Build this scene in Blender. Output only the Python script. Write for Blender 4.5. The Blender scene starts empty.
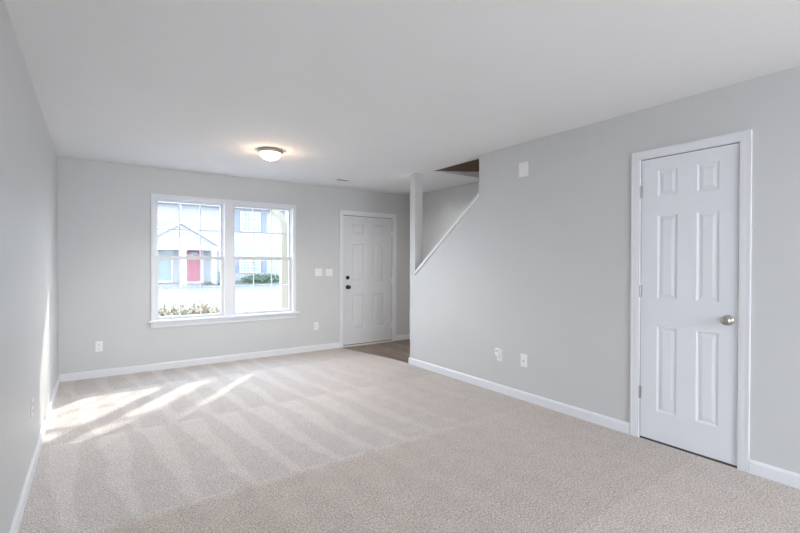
import bpy, bmesh, math, random
from mathutils import Vector, Matrix
random.seed(7)
S = bpy.context.scene
C = S.collection
PI = math.pi

# ------------------------------------------------------------------ camera, light, exposure
cd = bpy.data.cameras.new('camera'); cam = bpy.data.objects.new('camera', cd); C.objects.link(cam)
yaw, pit, rol = math.radians(35.088), math.radians(-0.466), math.radians(0.105)
fw = Vector((math.sin(yaw)*math.cos(pit), math.cos(yaw)*math.cos(pit), math.sin(pit)))
rt = Vector((math.cos(yaw), -math.sin(yaw), 0)); up = rt.cross(fw)
r2 = rt*math.cos(rol) + up*math.sin(rol); u2 = -rt*math.sin(rol) + up*math.cos(rol)
M = Matrix((r2, u2, -fw)).transposed().to_4x4(); M.translation = Vector((0.313, -5.997, 1.2985))
cam.matrix_world = M
cd.sensor_width = 36; cd.lens = 437.02/800*36; cd.clip_start = 0.02; cd.clip_end = 300
S.camera = cam

w = bpy.data.worlds.new('sky'); S.world = w; w.use_nodes = True
wn = w.node_tree.nodes; wl = w.node_tree.links
bg = wn['Background']
tc = wn.new('ShaderNodeTexCoord'); sx = wn.new('ShaderNodeSeparateXYZ'); rmp = wn.new('ShaderNodeValToRGB')
wl.new(tc.outputs['Generated'], sx.inputs[0]); wl.new(sx.outputs['Z'], rmp.inputs[0]); wl.new(rmp.outputs[0], bg.inputs[0])
rmp.color_ramp.elements[0].position = 0.0; rmp.color_ramp.elements[0].color = (0.84, 0.92, 1.0, 1)
rmp.color_ramp.elements[1].position = 0.7; rmp.color_ramp.elements[1].color = (0.62, 0.78, 1.0, 1)
bg.inputs[1].default_value = 6.2

def light(name, kind, energy, col, loc=(0,0,0), d=None, **k):
    l = bpy.data.lights.new(name, kind); l.energy = energy; l.color = col
    for a, b in k.items(): setattr(l, a, b)
    o = bpy.data.objects.new(name, l); C.objects.link(o); o.location = loc
    if d: o.rotation_euler = Vector(d).to_track_quat('-Z', 'Y').to_euler()
    return o
el = math.radians(30.3)
sd = Vector((0.629*math.cos(el), 0.777*math.cos(el), math.sin(el)))      # towards the sun
light('sun', 'SUN', 3.5, (1.0, 0.95, 0.88), (20, 20, 20), -sd, angle=math.radians(1.9))
# fill light added outside an invented patio opening behind the camera
light('back_fill_light', 'AREA', 10, (0.90, 0.955, 1.0), (1.75, -11.65, 1.15), (0, 1, 0.12), shape='RECTANGLE', size=3.0, size_y=2.1)
# added fill lights: unseen ceiling panel behind the camera, unseen lamp up the stairwell
light('ceiling_fill_light', 'AREA', 172, (0.87, 0.94, 1.0), (1.8, -9.6, 2.415), (0, 0, -1), shape='RECTANGLE', size=1.2, size_y=1.2)
light('stairwell_fill_light', 'POINT', 8, (1.0, 0.94, 0.86), (4.3, -4.7, 3.9), shadow_soft_size=0.1)
S.view_settings.view_transform = 'Standard'; S.view_settings.look = 'None'
S.view_settings.gamma = 1; S.view_settings.use_curve_mapping = False
S.view_settings.exposure = 0.58

# ------------------------------------------------------------------ materials
def mat(name, col, rough=0.5, metal=0, var=0.03, scale=30, bump=0, bscale=200, spec=0.5, emit=None, estr=0):
    m = bpy.data.materials.new(name); m.use_nodes = True
    n = m.node_tree.nodes; l = m.node_tree.links; b = n['Principled BSDF']
    b.inputs['Roughness'].default_value = rough; b.inputs['Metallic'].default_value = metal
    b.inputs['Specular IOR Level'].default_value = spec
    t = n.new('ShaderNodeTexCoord')
    nz = n.new('ShaderNodeTexNoise'); nz.inputs['Scale'].default_value = scale; nz.inputs['Detail'].default_value = 3
    l.new(t.outputs['Object'], nz.inputs['Vector'])
    r = n.new('ShaderNodeValToRGB'); l.new(nz.outputs['Fac'], r.inputs[0])
    r.color_ramp.elements[0].position = 0.3; r.color_ramp.elements[1].position = 0.7
    r.color_ramp.elements[0].color = tuple(c*(1-var) for c in col)+(1,)
    r.color_ramp.elements[1].color = tuple(min(1, c*(1+var)) for c in col)+(1,)
    l.new(r.outputs[0], b.inputs['Base Color'])
    if bump:
        n2 = n.new('ShaderNodeTexNoise'); n2.inputs['Scale'].default_value = bscale
        l.new(t.outputs['Object'], n2.inputs['Vector'])
        bp = n.new('ShaderNodeBump'); bp.inputs['Strength'].default_value = bump; bp.inputs['Distance'].default_value = 0.002
        l.new(n2.outputs['Fac'], bp.inputs['Height']); l.new(bp.outputs[0], b.inputs['Normal'])
    if emit:
        b.inputs['Emission Color'].default_value = emit+(1,); b.inputs['Emission Strength'].default_value = estr
    return m

WALL = mat('grey_wall_paint', (0.605, 0.612, 0.612), 0.42, var=0.008, scale=3, bump=0.12, bscale=260, spec=0.5)
CEIL = mat('white_ceiling_paint', (0.83, 0.835, 0.84), 0.85, var=0.006, scale=3, bump=0.2, bscale=180, spec=0.2)
TRIM = mat('white_trim_paint', (0.77, 0.78, 0.815), 0.35, var=0.004, scale=8)
DOOR = mat('white_door_paint', (0.77, 0.785, 0.83), 0.38, var=0.004, scale=8)
EDOOR = mat('entry_door_paint', (0.68, 0.685, 0.70), 0.4, var=0.004, scale=8)
VINYL = mat('white_window_vinyl', (0.68, 0.69, 0.71), 0.3, var=0.004, scale=8)
PLATE = mat('white_plastic_plate', (0.84, 0.84, 0.86), 0.35, var=0.004)
SLOT = mat('outlet_slot_dark', (0.10, 0.10, 0.10), 0.6)
NICKEL = mat('brushed_nickel', (0.50, 0.47, 0.42), 0.28, 1.0, var=0.05, scale=60)
HINGE = mat('satin_nickel_hinge', (0.42, 0.41, 0.40), 0.4, 1.0)
BLACK = mat('matte_black_metal', (0.012, 0.012, 0.014), 0.4, 0.3)
DARK = mat('dark_gap_shade', (0.03, 0.03, 0.032), 0.8)
BROWN = mat('stairwell_shade_brown', (0.24, 0.165, 0.12), 0.6, var=0.08, scale=5)
STEP = mat('stair_carpet', (0.45, 0.39, 0.34), 0.95, var=0.1, scale=200)
UPWALL = mat('stairwell_shadow_paint', (0.62, 0.615, 0.60), 0.75, var=0.008, scale=3)

def glass_mat(name, tint=(1, 1, 1), gloss=0.012):
    m = bpy.data.materials.new(name); m.use_nodes = True
    n = m.node_tree.nodes; l = m.node_tree.links; n.clear()
    out = n.new('ShaderNodeOutputMaterial'); mx = n.new('ShaderNodeMixShader')
    tr = n.new('ShaderNodeBsdfTransparent'); gl = n.new('ShaderNodeBsdfGlossy')
    tr.inputs[0].default_value = tint+(1,); gl.inputs['Roughness'].default_value = 0.02
    nz = n.new('ShaderNodeTexNoise'); nz.inputs['Scale'].default_value = 4
    mp = n.new('ShaderNodeMapRange'); l.new(nz.outputs['Fac'], mp.inputs[0])
    mp.inputs['To Min'].default_value = gloss*0.8; mp.inputs['To Max'].default_value = gloss*1.2
    l.new(mp.outputs[0], mx.inputs[0]); l.new(tr.outputs[0], mx.inputs[1]); l.new(gl.outputs[0], mx.inputs[2])
    l.new(mx.outputs[0], out.inputs[0]); return m
GLASS = glass_mat('window_glass')

def math_node(n, l, op, a, b=None, clamp=False):
    k = n.new('ShaderNodeMath'); k.operation = op; k.use_clamp = clamp
    for i, v in enumerate((a, b)):
        if v is None: continue
        if isinstance(v, (int, float)): k.inputs[i].default_value = v
        else: l.new(v, k.inputs[i])
    return k.outputs[0]
def sstep(n, l, v, a, b, lo=0.0, hi=1.0):
    k = n.new('ShaderNodeMapRange'); k.interpolation_type = 'SMOOTHSTEP'
    l.new(v, k.inputs[0])
    for i, x in zip(('From Min', 'From Max', 'To Min', 'To Max'), (a, b, lo, hi)): k.inputs[i].default_value = x
    return k.outputs[0]

def carpet_mat():
    m = bpy.data.materials.new('beige_cut_pile_carpet'); m.use_nodes = True
    n = m.node_tree.nodes; l = m.node_tree.links; b = n['Principled BSDF']
    b.inputs['Roughness'].default_value = 1.0; b.inputs['Specular IOR Level'].default_value = 0.05
    b.inputs['Sheen Weight'].default_value = 0.15
    t = n.new('ShaderNodeTexCoord'); s = n.new('ShaderNodeSeparateXYZ'); l.new(t.outputs['Object'], s.inputs[0])
    def noise(sc, det=2):
        z = n.new('ShaderNodeTexNoise'); z.inputs['Scale'].default_value = sc; z.inputs['Detail'].default_value = det
        l.new(t.outputs['Object'], z.inputs['Vector']); return z.outputs['Fac']
    MN = lambda op, a, b2=None, c=False: math_node(n, l, op, a, b2, c)
    big = noise(1.3, 3); mid = noise(9, 4); fine = noise(150, 3); tuft = noise(70, 2)
    # vacuum passes: rows 1.35 m deep, each of wedge-shaped strokes
    yw = MN('ADD', s.outputs['Y'], MN('MULTIPLY', MN('SUBTRACT', mid, 0.5), 0.05))
    row = MN('DIVIDE', MN('ADD', yw, 2.05), -1.35)
    t_ = MN('FRACT', row); ri = MN('FLOOR', row)
    xs = MN('ADD', s.outputs['X'], MN('MULTIPLY', MN('SUBTRACT', mid, 0.5), 0.05))
    bend = MN('MULTIPLY', MN('POWER', t_, 1.6), -0.10)
    u = MN('ADD', MN('MULTIPLY', MN('ADD', xs, bend), 3.6), MN('MULTIPLY', ri, 0.37))
    u = MN('ADD', u, MN('MULTIPLY', MN('SUBTRACT', big, 0.5), 0.7))
    tri = MN('ABSOLUTE', MN('SUBTRACT', MN('FRACT', u), 0.5))          # 0 centre .5 edge
    width = MN('SUBTRACT', 0.34, MN('MULTIPLY', t_, 0.24))
    d = MN('SUBTRACT', width, tri)
    stroke = sstep(n, l, d, -0.05, 0.05)
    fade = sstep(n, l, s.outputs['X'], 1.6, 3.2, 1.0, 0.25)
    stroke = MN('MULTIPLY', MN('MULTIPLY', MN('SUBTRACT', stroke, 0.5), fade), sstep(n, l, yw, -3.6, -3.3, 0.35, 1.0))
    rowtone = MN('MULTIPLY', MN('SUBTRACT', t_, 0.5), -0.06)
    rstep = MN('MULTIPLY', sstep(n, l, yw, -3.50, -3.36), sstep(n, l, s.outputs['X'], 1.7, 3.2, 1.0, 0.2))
    tone = MN('ADD', MN('MULTIPLY', rstep, 0.20), 0.86)  # row pile tone, plus window light painted in as a paler left side
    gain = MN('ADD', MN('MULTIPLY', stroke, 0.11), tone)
    gain = MN('ADD', gain, rowtone)
    gain = MN('ADD', gain, MN('MULTIPLY', MN('SUBTRACT', mid, 0.5), 0.22))
    gain = MN('ADD', gain, MN('MULTIPLY', MN('SUBTRACT', fine, 0.5), 2.3))
    gain = MN('ADD', gain, MN('MULTIPLY', MN('SUBTRACT', tuft, 0.5), 0.8))
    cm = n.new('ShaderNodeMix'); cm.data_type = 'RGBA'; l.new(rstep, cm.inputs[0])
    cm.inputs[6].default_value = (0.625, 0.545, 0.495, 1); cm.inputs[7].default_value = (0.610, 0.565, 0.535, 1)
    rgb = n.new('ShaderNodeVectorMath'); rgb.operation = 'SCALE'; l.new(cm.outputs[2], rgb.inputs[0])
    l.new(gain, rgb.inputs['Scale']); l.new(rgb.outputs[0], b.inputs['Base Color'])
    bp = n.new('ShaderNodeBump'); bp.inputs['Strength'].default_value = 0.7; bp.inputs['Distance'].default_value = 0.006
    l.new(MN('ADD', fine, tuft), bp.inputs['Height']); l.new(bp.outputs[0], b.inputs['Normal'])
    return m
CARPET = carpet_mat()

def plank_mat():
    m = bpy.data.materials.new('grey_brown_vinyl_plank'); m.use_nodes = True
    n = m.node_tree.nodes; l = m.node_tree.links; b = n['Principled BSDF']; b.inputs['Roughness'].default_value = 0.38
    t = n.new('ShaderNodeTexCoord'); mp = n.new('ShaderNodeMapping'); mp.inputs['Rotation'].default_value = (0, 0, PI/2); l.new(t.outputs['Object'], mp.inputs[0])
    br = n.new('ShaderNodeTexBrick'); l.new(mp.outputs[0], br.inputs['Vector'])
    br.inputs['Scale'].default_value = 1; br.inputs['Brick Width'].default_value = 1.2; br.inputs['Row Height'].default_value = 0.15
    br.inputs['Mortar Size'].default_value = 0.003; br.inputs['Color1'].default_value = (0.30, 0.225, 0.175, 1)
    br.inputs['Color2'].default_value = (0.13, 0.10, 0.08, 1); br.inputs['Mortar'].default_value = (0.05, 0.04, 0.03, 1)
    m2 = n.new('ShaderNodeMapping'); m2.inputs['Scale'].default_value = (22, 1.5, 1); l.new(t.outputs['Object'], m2.inputs[0])
    z = n.new('ShaderNodeTexNoise'); z.inputs['Scale'].default_value = 1.5; z.inputs['Detail'].default_value = 5; l.new(m2.outputs[0], z.inputs['Vector'])
    mx = n.new('ShaderNodeMix'); mx.data_type = 'RGBA'; mx.blend_type = 'MULTIPLY'; mx.inputs[0].default_value = 1
    r = n.new('ShaderNodeValToRGB'); r.color_ramp.elements[0].color = (0.5, 0.5, 0.5, 1); r.color_ramp.elements[1].color = (1.5, 1.45, 1.4, 1)
    r.color_ramp.elements[0].position = 0.3; r.color_ramp.elements[1].position = 0.7
    l.new(z.outputs['Fac'], r.inputs[0]); l.new(br.outputs['Color'], mx.inputs[6]); l.new(r.outputs[0], mx.inputs[7])
    l.new(mx.outputs[2], b.inputs['Base Color']); return m
PLANK = plank_mat()

def siding_mat(name, col, pitch=0.11):
    m = bpy.data.materials.new(name); m.use_nodes = True
    n = m.node_tree.nodes; l = m.node_tree.links; b = n['Principled BSDF']; b.inputs['Roughness'].default_value = 0.6
    t = n.new('ShaderNodeTexCoord'); s = n.new('ShaderNodeSeparateXYZ'); l.new(t.outputs['Object'], s.inputs[0])
    f = math_node(n, l, 'FRACT', math_node(n, l, 'DIVIDE', s.outputs['Z'], pitch))
    r = n.new('ShaderNodeValToRGB'); l.new(f, r.inputs[0])
    e = r.color_ramp.elements; e[0].position = 0; e[0].color = tuple(c*0.72 for c in col)+(1,)
    e[1].position = 0.18; e[1].color = tuple(col)+(1,)
    l.new(r.outputs[0], b.inputs['Base Color'])
    bp = n.new('ShaderNodeBump'); bp.inputs['Distance'].default_value = 0.01; l.new(f, bp.inputs['Height']); l.new(bp.outputs[0], b.inputs['Normal'])
    return m
SIDING = siding_mat('white_lap_siding', (0.245, 0.248, 0.262), 0.16)
XTRIM = mat('exterior_white_trim', (0.42, 0.42, 0.43), 0.5)
ROOFM = mat('grey_roof_shingle', (0.30, 0.30, 0.33), 0.9, var=0.2, scale=6)
SHUT = mat('slate_blue_shutter', (0.13, 0.15, 0.19), 0.6)
XGLASS = mat('house_window_glass', (0.13, 0.17, 0.20), 0.15, var=0.3, scale=1.2)
REDP = mat('red_door_paint', (0.29, 0.105, 0.13), 0.5)
TEAL = mat('teal_storm_door_glass', (0.15, 0.20, 0.20), 0.3, var=0.35, scale=2)
PAVE = mat('pale_concrete_paving', (0.165, 0.166, 0.172), 0.9, var=0.05, scale=2)
ASPH = mat('grey_asphalt', (0.13, 0.13, 0.14), 0.9, var=0.12, scale=3)
GRASS = mat('lawn_grass', (0.16, 0.22, 0.10), 0.95, var=0.3, scale=12)
HEDGE = mat('hedge_leaves', (0.10, 0.135, 0.095), 0.8, var=0.4, scale=9)
SHRUB = mat('shrub_leaves', (0.20, 0.20, 0.11), 0.8, var=0.4, scale=30)
BLOOM = mat('shrub_cream_tips', (0.34, 0.25, 0.17), 0.8, var=0.25, scale=40)
PINK = mat('shrub_pink_tips', (0.38, 0.19, 0.15), 0.8, var=0.2, scale=40)
BARK = mat('twig_bark', (0.16, 0.11, 0.07), 0.9, var=0.2)
CREAM = mat('cream_arch_trim', (0.33, 0.30, 0.235), 0.6)
BIN = mat('blue_grey_bin_plastic', (0.10, 0.15, 0.20), 0.5)

# ------------------------------------------------------------------ mesh helpers
def bx(bm, x0, x1, y0, y1, z0, z1, bev=0):
    r = bmesh.ops.create_cube(bm, size=1); vs = r['verts']
    for v in vs: v.co = Vector(((x0+x1)/2+v.co.x*(x1-x0), (y0+y1)/2+v.co.y*(y1-y0), (z0+z1)/2+v.co.z*(z1-z0)))
    if bev:
        es = list({e for v in vs for e in v.link_edges})
        bmesh.ops.bevel(bm, geom=es, offset=bev, segments=2, affect='EDGES', profile=0.5)
def prism(bm, pts, axis, a, b):
    # polygon pts in the plane across axis ('x': (y,z), 'y': (x,z), 'z': (x,y)) extruded a..b
    def P(p, c): return {'x': (c, p[0], p[1]), 'y': (p[0], c, p[1]), 'z': (p[0], p[1], c)}[axis]
    va = [bm.verts.new(P(p, a)) for p in pts]; vb = [bm.verts.new(P(p, b)) for p in pts]
    n = len(pts); bm.faces.new(va); bm.faces.new(vb[::-1])
    for i in range(n): bm.faces.new((va[i], vb[i], vb[(i+1) % n], va[(i+1) % n]))
    bmesh.ops.recalc_face_normals(bm, faces=bm.faces[:])
def lathe(bm, prof, M=Matrix(), n=32):
    rings = []
    for r, z in prof:
        rings.append([bm.verts.new(M @ Vector((r*math.cos(2*PI*k/n), r*math.sin(2*PI*k/n), z))) for k in range(n)] if r > 1e-6 else [bm.verts.new(M @ Vector((0, 0, z)))])
    for A, B in zip(rings, rings[1:]):
        for k in range(n):
            q = (k+1) % n
            if len(A) == 1 and len(B) == 1: continue
            if len(A) == 1: bm.faces.new((A[0], B[k], B[q]))
            elif len(B) == 1: bm.faces.new((A[k], A[q], B[0]))
            else: bm.faces.new((A[k], A[q], B[q], B[k]))
    bmesh.ops.recalc_face_normals(bm, faces=bm.faces[:])
def frame(bm, x0, x1, z0, z1, wv, wh0, wh1, y0, y1):
    bx(bm, x0, x0+wv, y0, y1, z0, z1); bx(bm, x1-wv, x1, y0, y1, z0, z1)
    bx(bm, x0+wv, x1-wv, y0, y1, z0, z0+wh0); bx(bm, x0+wv, x1-wv, y0, y1, z1-wh1, z1)
def build(name, fn, m, parent=None, smooth=False, loc=None):
    bm = bmesh.new(); fn(bm) if callable(fn) else [f(bm) for f in fn]
    me = bpy.data.meshes.new(name); bm.to_mesh(me); bm.free()
    for x in (m if isinstance(m, (list, tuple)) else [m]): me.materials.append(x)
    if smooth:
        for p in me.polygons: p.use_smooth = True
    o = bpy.data.objects.new(name, me); C.objects.link(o)
    if loc: o.location = loc
    if parent: o.parent = parent
    return o
def rebase(o, loc):
    """move a one-mesh object's origin to loc without moving its surface"""
    o.data.transform(Matrix.Translation(-Vector(loc))); o.location = loc
def empty(name, loc=(0, 0, 0), rz=0):
    o = bpy.data.objects.new(name, None); C.objects.link(o); o.location = loc; o.rotation_euler = (0, 0, rz)
    o.empty_display_size = 0.1; return o
def tag(o, label=None, cat=None, group=None, kind=None):
    for k, v in (('label', label), ('category', cat), ('group', group), ('kind', kind)):
        if v: o[k] = v
    return o
def struct(name, fn, m, parent=None, **k):
    o = build(name, fn, m, parent, **k)
    if not parent: o['kind'] = 'structure'
    return o
def B(*a, **k): return lambda bm: bx(bm, *a, **k)

R = 3.65; T = 0.12; H = 2.44; YB = -11.5; XE = 4.72; EY = -1.472
# ------------------------------------------------------------------ shell
edge = [(3.40, 0.0), (3.47, -0.35), (3.56, -0.75), (3.63, -1.15), (3.665, EY)]
def carpet_fn(bm): prism(bm, [(0, 0), (0, YB), (R, YB), (R, EY)]+edge[::-1][1:], 'z', -0.05, 0.0)
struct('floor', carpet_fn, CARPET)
def entry_fn(bm): prism(bm, edge+[(R+T, EY), (R+T, -1.60), (XE, -1.60), (XE, 0)], 'z', -0.05, -0.004)
struct('floor_entry', entry_fn, PLANK)
struct('wall_left', B(-T, 0, YB, 0.0, -0.05, H), WALL)
# front wall: window opening X .915-2.655 Z .645-2.07, door opening X 3.455-4.39 Z 0-2.05
WX0, WX1, WZ0, WZ1 = 0.915, 2.662, 0.580, 2.088
DX0, DX1, DZ = 3.452, 4.392, 2.045
struct('wall_front', [B(-T, WX0, 0, 0.14, -0.05, H), B(WX0, WX1, 0, 0.14, -0.05, WZ0), B(WX0, WX1, 0, 0.14, WZ1, H),
                      B(WX1, DX0, 0, 0.14, -0.05, H), B(DX0, DX1, 0, 0.14, DZ, H), B(DX1, XE+T, 0, 0.14, -0.05, H)], WALL)
CY0, CY1, CZ = -4.355, -4.977, 2.075      # closet opening (y from/to)
struct('wall_right', [B(R, R+T, -1.578, EY, -0.05, H),
    lambda bm: prism(bm, [(-1.578, -0.05), (-1.578, 1.145), (-2.696, 1.99), (-2.696, -0.05)], 'x', R, R+T),
    B(R, R+T, CY0, -2.696, -0.05, H), B(R, R+T, CY1, CY0, CZ, H), B(R, R+T, YB, CY1, -0.05, H)], WALL)
struct('wall_hall', B(XE, XE+T, YB, 0.0, -0.05, 5.0), WALL)
SY = -1.80
struct('ceiling', [B(-T, R+T, YB, 0.14, H, H+0.12), B(R+T, XE+T, SY, 0.14, H, H+0.12)], CEIL)
def up_fn(bm):
    bx(bm, R+T, XE, SY, SY+0.1, H+0.12, 5.0); bx(bm, R, R+T, -5.4, SY+0.1, H+0.12, 5.0); bx(bm, R, XE+T, -5.5, -5.4, 0.0, 5.0)
struct('wall_stairwell', up_fn, WALL)
struct('ceiling_stairwell', B(R, XE+T, -5.5, SY+0.1, 5.0, 5.1), CEIL)
struct('header_shade_panel', lambda bm: prism(bm, [(R+T, H-0.004), (R+T, 3.0), (XE, 3.0), (XE, 2.545)], 'y', SY-0.012, SY-0.001), BROWN)  # brown panel paints the dim stairwell shade onto the header
def steps_fn(bm):
    for i in range(13): bx(bm, R+T, XE, -1.63-0.25*i-0.27, -1.63-0.25*i, max(-0.05, 0.19*i-0.25), 0.19*(i+1))
struct('stairs', steps_fn, STEP)
# sloped cap on the knee wall of the stair opening
def cap_fn(bm):
    s = (2.017-1.171)/(2.696-1.578)
    prism(bm, [(-1.578, 1.147), (-1.578, 1.185), (-2.696, 1.185+s*1.118), (-2.696, 1.147+s*1.118)], 'x', R-0.014, R+T+0.014)
struct('trim_2', cap_fn, TRIM)
# back wall behind the camera; its patio opening is invented for the fill light
struct('wall_back', [B(-T, 0.25, YB-T, YB, -0.05, H), B(3.25, R, YB-T, YB, -0.05, H), B(0.25, 3.25, YB-T, YB, 2.2, H)], WALL)
wb = tag(empty('added_window', (1.75, YB, 0)), kind='structure')
build('window_frame', [B(-1.5, -1.44, -0.08, 0.0, 0.0, 2.2), B(1.44, 1.5, -0.08, 0.0, 0.0, 2.2), B(-1.44, 1.44, -0.08, 0, 2.14, 2.2), B(-1.44, 1.44, -0.08, 0, 0, 0.06), B(-0.04, 0.04, -0.08, 0, 0.06, 2.14)], VINYL, wb)  # frame of the added window behind the camera

# baseboards: 83 mm tall with an eased top
BH, BT = 0.083, 0.014
def base_prof(s): return [(0, 0), (0, BH), (s*0.006, BH), (s*BT, BH-0.014), (s*BT, 0)]
def base_x(x0, x1, y):       # runs along x on the wall plane y, room towards -y
    return lambda bm: prism(bm, [(y+p, z) for p, z in base_prof(-1)], 'x', x0, x1)
def base_y(y0, y1, x, s):
    return lambda bm: prism(bm, [(x+p, z) for p, z in base_prof(s)], 'y', y0, y1)
struct('baseboard_left', base_y(YB, 0, 0, 1), TRIM)
struct('baseboard_front', [base_x(BT, 3.388, 0), base_x(4.449, XE, 0)], TRIM)
struct('baseboard_right', [base_y(-4.297, EY+0.004, R, -1), base_y(YB, -5.035, R, -1), lambda bm: prism(bm, [(EY-p, z) for p, z in base_prof(-1)], 'x', R-BT, R+T)], TRIM)
struct('baseboard_hall', base_y(-1.5, 0, XE, -1), TRIM)

# ------------------------------------------------------------------ panelled doors
def ring(bm, loops):
    L = [[bm.verts.new(p) for p in lp] for lp in loops]
    for A, Bq in zip(L, L[1:]):
        for k in range(4): bm.faces.new((A[k], A[(k+1) % 4], Bq[(k+1) % 4], Bq[k]))
    bm.faces.new(L[-1])
def panel_door(wd, z0, z1, th, cols, rows, dp=0.0062):
    """slab centred on x=0, front face at y=0 towards -y, with recessed raised panels"""
    def fn(bm):
        xs = sorted({-wd/2, wd/2, *[c for p in cols for c in p]}); zs = sorted({z0, z1, *[c for p in rows for c in p]})
        for i in range(len(xs)-1):
            for j in range(len(zs)-1):
                a, b, c, d = xs[i], xs[i+1], zs[j], zs[j+1]
                def lp(e, y): return [(a+e, y, c+e), (b-e, y, c+e), (b-e, y, d-e), (a+e, y, d-e)]
                if (a, b) in cols and (c, d) in rows:
                    ring(bm, [lp(0, 0), lp(0.004, 0.0008), lp(0.013, dp), lp(0.022, dp), lp(0.040, 0.002)])
                else: bm.faces.new([bm.verts.new(p) for p in lp(0, 0)])
        bmesh.ops.remove_doubles(bm, verts=bm.verts[:], dist=1e-5)
        A = [(-wd/2, z0), (wd/2, z0), (wd/2, z1), (-wd/2, z1)]
        bk = [bm.verts.new((x, th, z)) for x, z in A]; ft = [bm.verts.new((x, 0, z)) for x, z in A]
        bm.faces.new(bk)
        for k in range(4): bm.faces.new((ft[k], ft[(k+1) % 4], bk[(k+1) % 4], bk[k]))
        bmesh.ops.recalc_face_normals(bm, faces=bm.faces[:])
    return fn
def casing_fn(w2, top, cw, z0=0.0):
    """three-sided door casing, inner half width w2, inner top, profile width cw, stepped"""
    def fn(bm):
        for (o0, o1, th) in ((0, cw*0.22, 0.0115), (cw*0.22, cw*0.80, 0.0135), (cw*0.80, cw, 0.0155)):
            prism(bm, [(-w2-o1, z0), (-w2-o1, top+o1), (w2+o1, top+o1), (w2+o1, z0), (w2+o0, z0), (w2+o0, top+o0), (-w2-o0, top+o0), (-w2-o0, z0)], 'y', -th, 0.0)
    return fn
def jamb_fn(w2, top, tk, d, y0=0.0, stop=0.04):
    def fn(bm):
        bx(bm, -w2-tk, -w2, y0, d, 0, top+tk); bx(bm, w2, w2+tk, y0, d, 0, top+tk); bx(bm, -w2, w2, y0, d, top, top+tk)
        bx(bm, -w2, -w2+0.012, stop, d, 0, top); bx(bm, w2-0.012, w2, stop, d, 0, top); bx(bm, -w2, w2, stop, d, top-0.012, top)
    return fn
def hinge(parent, x, z, m, y=-0.004):
    h = build('hinge', lambda bm: (lathe(bm, [(0, -0.046), (0.0065, -0.046), (0.0065, 0.046), (0, 0.046)], Matrix.Translation((x, y, z)), 12),
                                   bx(bm, x-0.012, x+0.012, y+0.001, y+0.005, z-0.044, z+0.044)), m, parent)
    return h
Y2N = Matrix.Rotation(PI/2, 4, 'X')     # local +z -> -y
# closet door: local x = towards the camera along the wall
d2 = tag(empty('door_2', (R, -4.666, 0), -PI/2), kind='structure')
cols = ((-0.188, -0.053), (0.063, 0.198)); rows = ((0.225, 0.845), (1.045, 1.65), (1.78, 1.975))
sl = build('door_slab', panel_door(0.600, 0.014, 2.0595, 0.035, cols, rows), DOOR, d2); sl.location = (0, 0.002, 0)
build('casing', casing_fn(0.306, 2.066, 0.060), TRIM, d2)
build('jamb', jamb_fn(0.304, 2.064, 0.0065, 0.115, 0.001, 0.042), TRIM, d2)
build('threshold_gap_shade', B(-0.31, 0.31, 0.008, 0.11, -0.004, 0.003), DARK, d2)
build('door_gap_shade', lambda bm: frame(bm, -0.3038, 0.3038, 0.004, 2.0638, 0.0036, 0.004, 0.004, 0.006, 0.03), DARK, d2)  # dark frame draws the shade line between slab and jamb
for z in (0.342, 1.092, 1.826): hinge(d2, -0.3035, z, HINGE)
kn = build('door_knob', lambda bm: lathe(bm, [(0, 0), (0.033, 0), (0.033, 0.004), (0.028, 0.009), (0.013, 0.012), (0.0115, 0.022), (0.019, 0.027), (0.027, 0.034), (0.029, 0.042), (0.027, 0.050), (0.018, 0.056), (0.008, 0.058), (0, 0.0582)], Matrix.Translation((0.249, 0.002, 0.934)) @ Y2N, 40), NICKEL, d2, smooth=True)
tag(kn, 'brushed nickel round door knob')
build('latch_plate', B(0.3015, 0.3065, -0.002, 0.02, 0.905, 0.968), HINGE, d2)
# entry door
d1 = tag(empty('door_1', (3.916, 0, 0)), kind='structure')
cols = ((-0.268, -0.060), (0.100, 0.306)); rows = ((0.275, 0.815), (1.005, 1.60), (1.745, 1.92))
cols = ((-0.290, -0.072), (0.085, 0.303))
sl = build('door_slab', panel_door(0.904, 0.028, 2.029, 0.044, cols, rows, 0.012), EDOOR, d1); sl.location = (0, 0.016, 0)
build('casing', casing_fn(0.462, 2.040, 0.064), TRIM, d1)
build('jamb', jamb_fn(0.4575, 2.036, 0.012, 0.135, 0.001, 0.064), TRIM, d1)
build('threshold', [B(-0.457, 0.457, -0.02, 0.10, -0.004, 0.018, bev=0.003)], mat('threshold_aluminium', (0.75, 0.72, 0.66), 0.4, 0.3), d1)
build('gap_shade_strip', lambda bm: frame(bm, -0.4573, 0.4573, 0.018, 2.0358, 0.0052, 0.008, 0.0062, 0.020, 0.05), DARK, d1)  # dark strip around the slab stands in for shade in the gap
for z in (0.27, 1.0, 1.77): hinge(d1, 0.4555, z, PLATE, 0.006)
MK = Matrix.Translation((-0.372, 0.016, 0.922)) @ Y2N
tag(build('door_knob', lambda bm: lathe(bm, [(0, 0), (0.034, 0), (0.034, 0.006), (0.028, 0.011), (0.012, 0.014), (0.012, 0.03), (0.02, 0.036), (0.029, 0.046), (0.029, 0.058), (0.02, 0.068), (0, 0.070)], MK, 32), BLACK, d1, smooth=True), 'matte black round knob')
MB_ = Matrix.Translation((-0.372, 0.016, 1.070)) @ Y2N
db = tag(build('deadbolt', lambda bm: (lathe(bm, [(0, 0), (0.031, 0), (0.031, 0.010), (0.026, 0.015), (0, 0.016)], MB_, 32), bx(bm, -0.378, -0.366, -0.018, 0.002, 1.054, 1.086, bev=0.003)), BLACK, d1), 'matte black deadbolt thumb turn')

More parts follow.
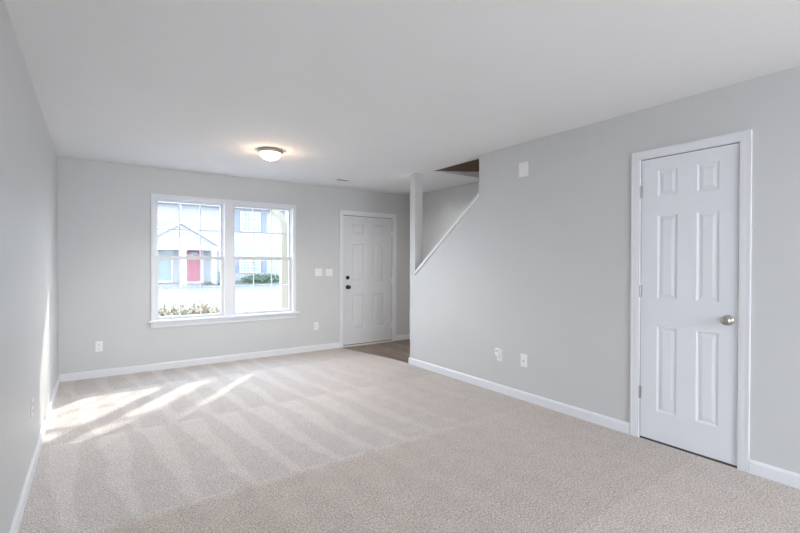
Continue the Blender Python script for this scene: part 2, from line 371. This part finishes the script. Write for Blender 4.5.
# ------------------------------------------------------------------ twin double-hung window
win = tag(empty('window_1', (0, 0, 0)), kind='structure')
CX0, CX1, CT = 0.874, 2.704, 2.118
def wcasing(bm):
    for (a, b, th) in ((0, 0.010, 0.010), (0.010, 0.024, 0.014), (0.024, 0.036, 0.017)):
        x0, x1, t = WX0+0.002, WX1-0.002, WZ1-0.001
        prism(bm, [(x0-b, 0.596), (x0-b, t+b), (x1+b, t+b), (x1+b, 0.596), (x1+a, 0.596), (x1+a, t+a), (x0-a, t+a), (x0-a, 0.596)], 'y', -th, 0)
build('casing', wcasing, TRIM, win)
build('jamb_liner', lambda bm: frame(bm, WX0, WX1, WZ0, WZ1, 0.012, 0.02, 0.012, 0.001, 0.14), TRIM, win)
build('window_sill', lambda bm: bx(bm, 0.845, 2.735, -0.050, 0.045, 0.576, 0.598, bev=0.004), TRIM, win)
build('apron', lambda bm: (bx(bm, 0.878, 2.700, -0.016, 0, 0.512, 0.576), bx(bm, 0.872, 2.706, -0.022, 0, 0.560, 0.576)), TRIM, win)
build('centre_mullion', lambda bm: (bx(bm, 1.722, 1.832, -0.002, 0.125, 0.595, WZ1-0.012), bx(bm, 1.735, 1.819, -0.012, -0.002, 0.598, WZ1-0.002)), TRIM, win)
FX = ((0.927, 1.722), (1.832, 2.650))
ZM = 1.358
for x0, x1 in FX:
    build('window_frame', lambda bm: frame(bm, x0, x1, 0.594, 2.078, 0.008, 0.010, 0.008, 0.035, 0.125), VINYL, win)
    xa, xb = x0+0.008, x1-0.008
    lo = build('lower_sash', lambda bm: (frame(bm, xa, xb, 0.602, ZM+0.022, 0.030, 0.034, 0.044, 0.048, 0.078), bx(bm, xa+0.02, xb-0.02, 0.042, 0.049, ZM+0.012, ZM+0.022)), VINYL, win)
    upp = build('upper_sash', lambda bm: frame(bm, xa, xb, ZM-0.018, 2.070, 0.026, 0.036, 0.022, 0.082, 0.112), VINYL, win)
    for sash, y, za, zb in ((lo, 0.063, 0.636, ZM-0.022), (upp, 0.097, ZM+0.018, 2.048)):
        ga, gb = xa+0.028, xb-0.028
        build('glass_pane', B(ga, gb, y-0.002, y+0.002, za-0.004, zb+0.004), GLASS, sash)
        def grid(bm):
            for k in (1, 2): xx = ga+(gb-ga)*k/3; bx(bm, xx-0.0055, xx+0.0055, y-0.006, y+0.006, za, zb)
            zz = (za+zb)/2; bx(bm, ga, gb, y-0.0055, y+0.0055, zz-0.0055, zz+0.0055)
        build('muntin_grid', grid, VINYL, sash)
    xm = (xa+xb)/2
    build('sash_lock', lambda bm: (bx(bm, xm-0.03, xm+0.03, 0.050, 0.076, ZM+0.022, ZM+0.030, bev=0.003), bx(bm, xm-0.008, xm+0.03, 0.052, 0.064, ZM+0.030, ZM+0.038, bev=0.002)), VINYL, lo)

# ------------------------------------------------------------------ wall plates (local: plate in xz plane, facing -y)
def outlet(name, label, loc, rz, group=None):
    e = tag(empty(name, loc, rz), label, 'outlet', group)
    build('cover_plate', lambda bm: bx(bm, -0.035, 0.035, -0.006, 0, -0.057, 0.057, bev=0.002), PLATE, e)
    for z in (0.020, -0.020):
        r = build('socket', lambda bm: lathe(bm, [(0, 0), (0.0165, 0), (0.0165, 0.002), (0, 0.0021)], Matrix.Translation((0, -0.006, z)) @ Y2N, 20), PLATE, e)
        build('slot', lambda bm: (bx(bm, -0.0075, -0.0050, -0.0092, -0.0078, z-0.004, z+0.006), bx(bm, 0.0050, 0.0075, -0.0092, -0.0078, z-0.003, z+0.006), bx(bm, -0.002, 0.002, -0.0092, -0.0078, z-0.011, z-0.007)), SLOT, r)
    build('screw', lambda bm: lathe(bm, [(0, 0), (0.003, 0), (0.002, 0.0012), (0, 0.0013)], Matrix.Translation((0, -0.006, 0)) @ Y2N, 10), PLATE, e)
    return e
outlet('wall_outlet', 'white duplex outlet low on the grey wall left of the window', (0.366, 0, 0.347), 0)
outlet('wall_outlet', 'white duplex outlet low on the wall between window and entry door, below the switches', (3.012, 0, 0.363), 0)
outlet('wall_outlet', 'white duplex outlet on the left side wall above the sunlit baseboard', (0, -2.50, 0.405), PI/2)
ol = outlet('wall_outlet', 'white duplex outlet on the right wall, half covered by a plugged-in white device', (R, -2.992, 0.375), -PI/2)
pd = tag(empty('plug_in_device', (R-0.009, -2.987, 0.405), -PI/2), 'small white plug-in box hanging in the upper socket of the right wall outlet', 'plug')
build('housing', lambda bm: bx(bm, -0.025, 0.025, -0.034, 0, -0.032, 0.042, bev=0.005), PLATE, pd)
build('vent_slots', lambda bm: [bx(bm, -0.016, 0.016, -0.0348, -0.0335, z-0.001, z+0.001) for z in (0.012, 0.018, 0.024)], SLOT, pd)
cb = tag(empty('cable_jack_plate', (R, -3.293, 0.378), -PI/2), 'white wall plate with a single dark cable jack in its middle', 'wall plate')
build('cover_plate', lambda bm: bx(bm, -0.037, 0.037, -0.006, 0, -0.060, 0.060, bev=0.002), PLATE, cb)
tag(build('cable_jack', lambda bm: lathe(bm, [(0, 0), (0.008, 0), (0.008, 0.003), (0.0045, 0.004), (0.0045, 0.011), (0.002, 0.011), (0, 0.009)], Matrix.Translation((0, -0.006, -0.003)) @ Y2N, 16), HINGE, cb), 'dull metal threaded jack')
for z in (0.046, -0.046):
    build('screw', lambda bm: lathe(bm, [(0, 0), (0.003, 0), (0.002, 0.0012), (0, 0.0013)], Matrix.Translation((0, -0.006, z)) @ Y2N, 10), PLATE, cb)
def switches(x, z, label):
    e = tag(empty('light_switch', (x, 0, z)), label, 'switch')
    build('cover_plate', lambda bm: bx(bm, -0.058, 0.058, -0.006, 0, -0.057, 0.057, bev=0.002), PLATE, e)
    for s in (-0.023, 0.023):
        t = build('toggle', lambda bm: (bx(bm, s-0.005, s+0.005, -0.0075, -0.006, -0.012, 0.012), prism(bm, [(-0.006, -0.004), (-0.018, 0.004), (-0.018, 0.010), (-0.006, 0.006)], 'x', s-0.0035, s+0.0035)), PLATE, e)
switches(3.050, 1.158, 'white double light switch plate nearer the window, left of its twin')
switches(3.222, 1.152, 'white double light switch plate nearer the entry door, right of its twin')
ch = tag(empty('blank_cover_plate', (R, -3.284, 2.185), -PI/2), 'blank white rectangular cover plate high on the right wall', 'wall plate')
build('cover', lambda bm: bx(bm, -0.055, 0.055, -0.010, 0, -0.068, 0.068, bev=0.003), PLATE, ch)
for z in (0.045, -0.045):
    build('screw', lambda bm: lathe(bm, [(0, 0), (0.003, 0), (0.002, 0.0012), (0, 0.0013)], Matrix.Translation((0, -0.010, z)) @ Y2N, 10), PLATE, ch)

# ------------------------------------------------------------------ ceiling light and vent
kp = tag(empty('added_ceiling_panel', (1.8, -9.6, H)), 'added square white frame of the unseen fill light on the ceiling behind the camera', 'ceiling light')  # unseen fixture added around the ceiling fill light
build('frame', lambda bm: (bx(bm, -0.64, 0.64, -0.64, -0.60, -0.03, 0), bx(bm, -0.64, 0.64, 0.60, 0.64, -0.03, 0), bx(bm, -0.64, -0.60, -0.60, 0.60, -0.03, 0), bx(bm, 0.60, 0.64, -0.60, 0.60, -0.03, 0)), PLATE, kp)
cl = tag(empty('ceiling_light', (1.79, -1.60, H)), 'round flush ceiling light with nickel rim and glowing glass bowl', 'ceiling light')
build('base_ring', lambda bm: lathe(bm, [(0, 0), (0.150, 0), (0.165, -0.008), (0.168, -0.020), (0.160, -0.030), (0.150, -0.036), (0.146, -0.036), (0.146, -0.030), (0, -0.028)], Matrix(), 48), NICKEL, cl, smooth=True)
BOWL = bpy.data.materials.new('frosted_glass_bowl'); BOWL.use_nodes = True
_n = BOWL.node_tree.nodes; _l = BOWL.node_tree.links; _b = _n['Principled BSDF']
_b.inputs['Base Color'].default_value = (0.9, 0.88, 0.84, 1); _b.inputs['Roughness'].default_value = 0.3
_nz = _n.new('ShaderNodeTexNoise'); _nz.inputs['Scale'].default_value = 9
_r = _n.new('ShaderNodeValToRGB'); _r.color_ramp.elements[0].color = (1.0, 0.74, 0.48, 1); _r.color_ramp.elements[1].color = (1.0, 0.93, 0.80, 1)
_r.color_ramp.elements[0].position = 0.3; _r.color_ramp.elements[1].position = 0.62
_l.new(_nz.outputs['Fac'], _r.inputs[0]); _l.new(_r.outputs[0], _b.inputs['Emission Color']); _b.inputs['Emission Strength'].default_value = 1.15
def bowl(bm):
    lathe(bm, [(0.143*math.sin(a), -0.034-0.085*math.cos(a)) for a in [i*PI/2/12 for i in range(12, -1, -1)]][:-1]+[(0, -0.119)], Matrix(), 48)
build('glass_bowl', bowl, BOWL, cl, smooth=True)
build('finial', lambda bm: lathe(bm, [(0, -0.116), (0.012, -0.118), (0.013, -0.122), (0.006, -0.126), (0.007, -0.131), (0, -0.135)], Matrix(), 20), NICKEL, cl, smooth=True)
cl.scale = (0.76, 0.76, 0.86)
light('lamp_glow', 'POINT', 2.6, (1.0, 0.68, 0.42), (1.79, -1.60, H-0.16), shadow_soft_size=0.02)
light('lamp_downlight', 'SPOT', 50, (1.0, 0.95, 0.88), (1.79, -1.60, H-0.145), (0, 0, -1), spot_size=math.radians(152), spot_blend=0.7, shadow_soft_size=0.02)

vt = tag(empty('ceiling_vent', (3.12, -0.63, H)), 'small white louvred air register in the ceiling near the entry', 'vent')
build('frame', lambda bm: (bx(bm, -0.15, 0.15, -0.08, -0.06, -0.008, 0), bx(bm, -0.15, 0.15, 0.06, 0.08, -0.008, 0), bx(bm, -0.15, -0.13, -0.06, 0.06, -0.008, 0), bx(bm, 0.13, 0.15, -0.06, 0.06, -0.008, 0)), PLATE, vt)
build('backing', B(-0.13, 0.13, -0.06, 0.06, -0.0015, 0), DARK, vt)
for k in range(7):
    y = -0.051+0.017*k
    build('louvre', lambda bm: prism(bm, [(y-0.005, -0.002), (y-0.004, -0.001), (y+0.005, -0.008), (y+0.004, -0.009)], 'x', -0.13, 0.13), HINGE, vt)

vt.scale = (0.66, 0.7, 1.0)

rl = tag(empty('added_downlight', (3.885, -1.30, H)), 'added small round fill downlight in the entry ceiling, hidden behind the corner post', 'ceiling light')  # fixture and its spot added to brighten the entry, hidden by the post
build('added_trim_ring', lambda bm: lathe(bm, [(0.040, -0.001), (0.048, -0.001), (0.046, -0.006), (0.038, -0.006), (0.036, -0.001)], Matrix(), 28), PLATE, rl)
light('hall_fill_spot', 'SPOT', 28, (1.0, 0.98, 0.95), (3.885, -1.30, H-0.012), (0, 0, -1), spot_size=math.radians(165), spot_blend=1.0, shadow_soft_size=0.02)

# ------------------------------------------------------------------ outside: ground
struct('ground', B(-30, 45, 0.14, 17.0, -0.30, -0.15), PAVE)
struct('ground_asphalt', B(-30, 45, 17.0, 22.0, -0.30, -0.152), ASPH)
struct('ground_lawn', B(-30, 45, 22.0, 60, -0.30, -0.12), GRASS)
struct('kerb', B(-30, 45, 21.9, 22.1, -0.15, -0.06), PAVE)

# house across the street
hs = tag(empty('townhouse', (4.8, 24, -0.12)), 'white-sided two-storey townhouse with a gabled porch across the street', 'house')
OX, OY, OZ = -4.8, -24, 0.12
def hb(name, fn, m, parent=hs, label=None):
    o = build(name, fn, m, None); o.data.transform(Matrix.Translation((OX, OY, OZ)))
    o.parent = parent
    if label: o['label'] = label
    return o
hb('siding_wall', B(-4, 18, 24, 32, -0.12, 4.95), SIDING)
hb('foundation', B(-4.02, 18.02, 23.97, 24.1, -0.12, 0.12), PAVE)
hb('eave_fascia', B(-4.4, 18.4, 23.5, 24.0, 4.9, 5.15), XTRIM)
hb('roof', lambda bm: prism(bm, [(23.45, 5.15), (28, 8.0), (32.5, 5.15)], 'x', -4.4, 18.4), ROOFM)
for (x0, x1, z0, z1) in ((8.35, 9.70, 3.40, 4.70), (8.30, 9.70, 0.62, 1.46), (12.2, 13.6, 3.40, 4.70), (0.6, 1.9, 3.4, 4.7)):
    f = hb('window', lambda bm: (frame(bm, x0, x1, z0, z1, 0.07, 0.07, 0.07, 23.93, 24.01), bx(bm, (x0+x1)/2-0.05, (x0+x1)/2+0.05, 23.94, 24.01, z0, z1), bx(bm, x0, x1, 23.94, 24.01, (z0+z1)/2-0.03, (z0+z1)/2+0.03)), XTRIM)
    p = hb('pane', B(x0+0.06, x1-0.06, 23.965, 23.99, z0+0.06, z1-0.06), XGLASS, f)
    g = hb('muntin_grid', lambda bm: ([bx(bm, x0+(x1-x0)*k/6-0.012, x0+(x1-x0)*k/6+0.012, 23.955, 23.97, z0, z1) for k in (1, 2, 4, 5)], [bx(bm, x0, x1, 23.955, 23.97, z0+(z1-z0)*k/4-0.012, z0+(z1-z0)*k/4+0.012) for k in (1, 3)]), XTRIM, f)
    for a in (x0-0.42, x1+0.06):
        hb('shutter', lambda bm: (bx(bm, a, a+0.36, 23.955, 24.0, z0, z1), [bx(bm, a+0.04, a+0.32, 23.945, 23.957, z0+0.08+i*0.09, z0+0.13+i*0.09) for i in range(int((z1-z0-0.15)/0.09))]), SHUT)
# doors
sd_ = hb('storm_door', lambda bm: frame(bm, 3.45, 4.32, 0.08, 2.12, 0.09, 0.12, 0.09, 23.92, 24.0), XTRIM)
hb('door_glass', B(3.54, 4.23, 23.95, 23.98, 0.2, 2.03), TEAL, sd_)
hb('mid_rail', B(3.54, 4.23, 23.93, 23.99, 1.62, 1.70), XTRIM, sd_)
rd = hb('front_door', lambda bm: panel_door(0.80, 0.10, 2.10, 0.05, ((-0.29, -0.05), (0.05, 0.29)), ((0.3, 0.85), (1.0, 1.6)))(bm), REDP)
rd.data.transform(Matrix.Translation((5.52, 23.94, 0)))
hb('fan_light', lambda bm: prism(bm, [(5.52+0.26*math.cos(a*PI/10), 1.72+0.24*math.sin(a*PI/10)) for a in range(11)], 'y', 23.92, 23.945), XGLASS, rd)
hb('door_casing', lambda bm: frame(bm, 4.98, 6.06, -0.1, 2.26, 0.12, 0.2, 0.14, 23.92, 24.0), XTRIM)
# gabled porch
hb('porch_gable', lambda bm: prism(bm, [(2.45, 2.30), (6.75, 2.30), (4.60, 3.60)], 'y', 22.8, 24.0), SIDING)
hb('porch_rake', lambda bm: (prism(bm, [(4.60, 3.84), (7.0, 2.34), (7.0, 2.16), (4.60, 3.62)], 'y', 22.65, 22.8), prism(bm, [(4.60, 3.84), (2.2, 2.34), (2.2, 2.16), (4.60, 3.62)], 'y', 22.65, 22.8)), XTRIM)
hb('porch_roof', lambda bm: (prism(bm, [(4.60, 3.92), (7.1, 2.36), (7.0, 2.28), (4.60, 3.80)], 'y', 22.6, 24.05), prism(bm, [(4.60, 3.92), (2.1, 2.36), (2.2, 2.28), (4.60, 3.80)], 'y', 22.6, 24.05)), ROOFM)
hb('porch_beam', B(2.45, 6.75, 22.75, 22.95, 2.06, 2.32), XTRIM)
for cx in (2.62, 4.72, 6.45):
    hb('porch_column', lambda bm: (bx(bm, cx-0.13, cx+0.13, 22.75, 23.01, -0.06, 2.06), bx(bm, cx-0.17, cx+0.17, 22.71, 23.05, -0.06, 0.06), bx(bm, cx-0.17, cx+0.17, 22.71, 23.05, 1.98, 2.06)), XTRIM)
hb('porch_slab', B(2.3, 7.0, 22.6, 24.0, -0.12, 0.0), PAVE)
hb('downspout', B(4.66, 4.80, 23.9, 24.0, 3.8, 4.9), XTRIM)
hb('corner_board', B(7.5, 7.66, 23.93, 24.0, 0, 4.9), XTRIM)

# outdoor bin, shrubs, hedge
bn = tag(empty('rubbish_bin', (6.85, 22.25, -0.12)), 'blue-grey wheeled rubbish bin beside the right porch column', 'bin')
build('body', lambda bm: prism(bm, [(-0.18, 0), (0.18, 0), (0.25, 0.82), (-0.25, 0.82)], 'y', -0.2, 0.2), BIN, bn)
build('lid', lambda bm: bx(bm, -0.28, 0.28, -0.25, 0.24, 0.82, 0.88, bev=0.02), BIN, bn)
for s in (-0.2, 0.2): build('wheel', lambda bm: lathe(bm, [(0, -0.02), (0.08, -0.02), (0.08, 0.02), (0, 0.02)], Matrix.Translation((s, 0.2, 0.08)) @ Matrix.Rotation(PI/2, 4, 'Y'), 16), DARK, bn)

def leaves(rx, ry, rz, n, size, seed, mats=1, zc=None):
    rnd = random.Random(seed)
    def fn(bm):
        for i in range(n):
            th = rnd.uniform(0, 2*PI); cz = rnd.uniform(-0.6, 1); rr = rnd.uniform(0.55, 1.0)*(1+0.15*math.sin(5*th+seed))
            s = math.sqrt(max(0, 1-cz*cz))
            c = Vector((rx*rr*s*math.cos(th), ry*rr*s*math.sin(th), (zc if zc is not None else rz)+rz*rr*cz))
            d = Vector((rnd.gauss(0, 1), rnd.gauss(0, 1), rnd.gauss(0.3, 1))).normalized(); e = d.orthogonal().normalized()
            L = size*rnd.uniform(0.7, 1.3)
            vs = [bm.verts.new(c), bm.verts.new(c+d*L*0.5+e*L*0.22), bm.verts.new(c+d*L), bm.verts.new(c+d*L*0.5-e*L*0.22)]
            f = bm.faces.new(vs); f.material_index = rnd.choices(range(mats), [5, 3, 2][:mats])[0] if mats > 1 else 0
    return fn
def stems(rx, h, n, seed):
    rnd = random.Random(seed)
    def fn(bm):
        for i in range(n):
            a = rnd.uniform(0, 2*PI); r = rnd.uniform(0.1, 0.6)*rx
            p0 = Vector((r*0.2*math.cos(a), r*0.2*math.sin(a), 0)); p1 = Vector((r*math.cos(a), r*math.sin(a), h*rnd.uniform(0.7, 1)))
            q = (p1-p0).to_track_quat('Z', 'Y').to_matrix().to_4x4(); L = (p1-p0).length
            lathe(bm, [(0.006, 0), (0.003, L)], Matrix.Translation(p0) @ q, 6)
    return fn
spots = [(1.28, 2.35, 0.64, 0.13, 'low flowering shrub with the tallest cream tips, at the far left of the left pane'),
         (1.51, 2.75, 0.54, 0.09, 'small pale shrub, second from the left outside the left pane'),
         (1.60, 2.35, 0.58, 0.10, 'pale green shrub just left of the centre of the left pane outside'),
         (1.85, 2.75, 0.55, 0.13, 'low pinkish shrub just right of the centre of the left pane outside'),
         (1.93, 2.35, 0.61, 0.11, 'rounded shrub with orange-pink tips, second from the right outside the left pane'),
         (2.22, 2.75, 0.52, 0.12, 'pale yellow-green shrub outside at the right end of the left pane')]
for i, (x, y, top, r, lab) in enumerate(spots):
    e = tag(empty('flowering_shrub', (x, y, -0.15)), lab, 'shrub', 'low shrubs in front of the window')
    h = top+0.15
    build('foliage', leaves(r, r, h*0.42, 380, 0.07, i+3, 3, zc=h*0.58), [SHRUB, BLOOM, PINK if i in (3, 4) else BLOOM], e)
    build('stem', stems(r, h*0.8, 7, i), BARK, e)
hd = tag(empty('hedge', (9.65, 21.4+1.7, -0.12)), 'long low green hedge under the right-hand house windows', 'hedge')
build('foliage', leaves(1.5, 0.4, 0.32, 2600, 0.16, 40, 1, zc=0.30), HEDGE, hd)
build('stem', stems(1.0, 0.5, 12, 9), BARK, hd)
sh = tag(empty('porch_shrub', (6.02, 22.3, -0.12)), 'small dark rounded shrub between porch and bin', 'shrub')
build('foliage', leaves(0.25, 0.2, 0.12, 260, 0.09, 51, 1, zc=0.12), HEDGE, sh)
build('stem', stems(0.15, 0.15, 5, 9), BARK, sh)

# our own porch: post with a curved cream arch band, right outside the right pane
pa = tag(empty('porch_arch', (2.90, 0.80, -0.15)), 'white porch post with a curved cream arch band outside the right pane', 'porch post')
def pb(name, fn, m, label=None):
    o = build(name, fn, m); o.data.transform(Matrix.Translation((-2.90, -0.80, 0.15))); o.parent = pa
    if label: o['label'] = label
    return o
pb('post', B(2.845, 3.00, 0.69, 0.82, -0.15, 2.5), XTRIM)
ARC = [(2.30, 2.19), (2.42, 2.175), (2.52, 2.145), (2.61, 2.09), (2.68, 2.01), (2.725, 1.91), (2.742, 1.80)]
def band(bm):
    out = [(x+0.10*math.cos(a), z+0.09*math.sin(a)) for (x, z), a in zip(ARC, [PI/2, 1.4, 1.2, 0.95, 0.6, 0.25, 0.0])]
    prism(bm, ARC+[(2.742, -0.15), (2.845, -0.15)]+out[::-1], 'y', 0.70, 0.80)
pb('arch_band', band, CREAM, 'cream curved band')
pb('sun_block_header', [B(2.99, 4.95, 0.69, 0.82, 2.04, 2.5), B(4.83, 4.95, 0.69, 0.82, -0.15, 2.04)], XTRIM)  # unseen header and post, added to block sun through the right pane
pb('header', B(2.30, 3.00, 0.69, 0.82, 2.28, 2.5), XTRIM)
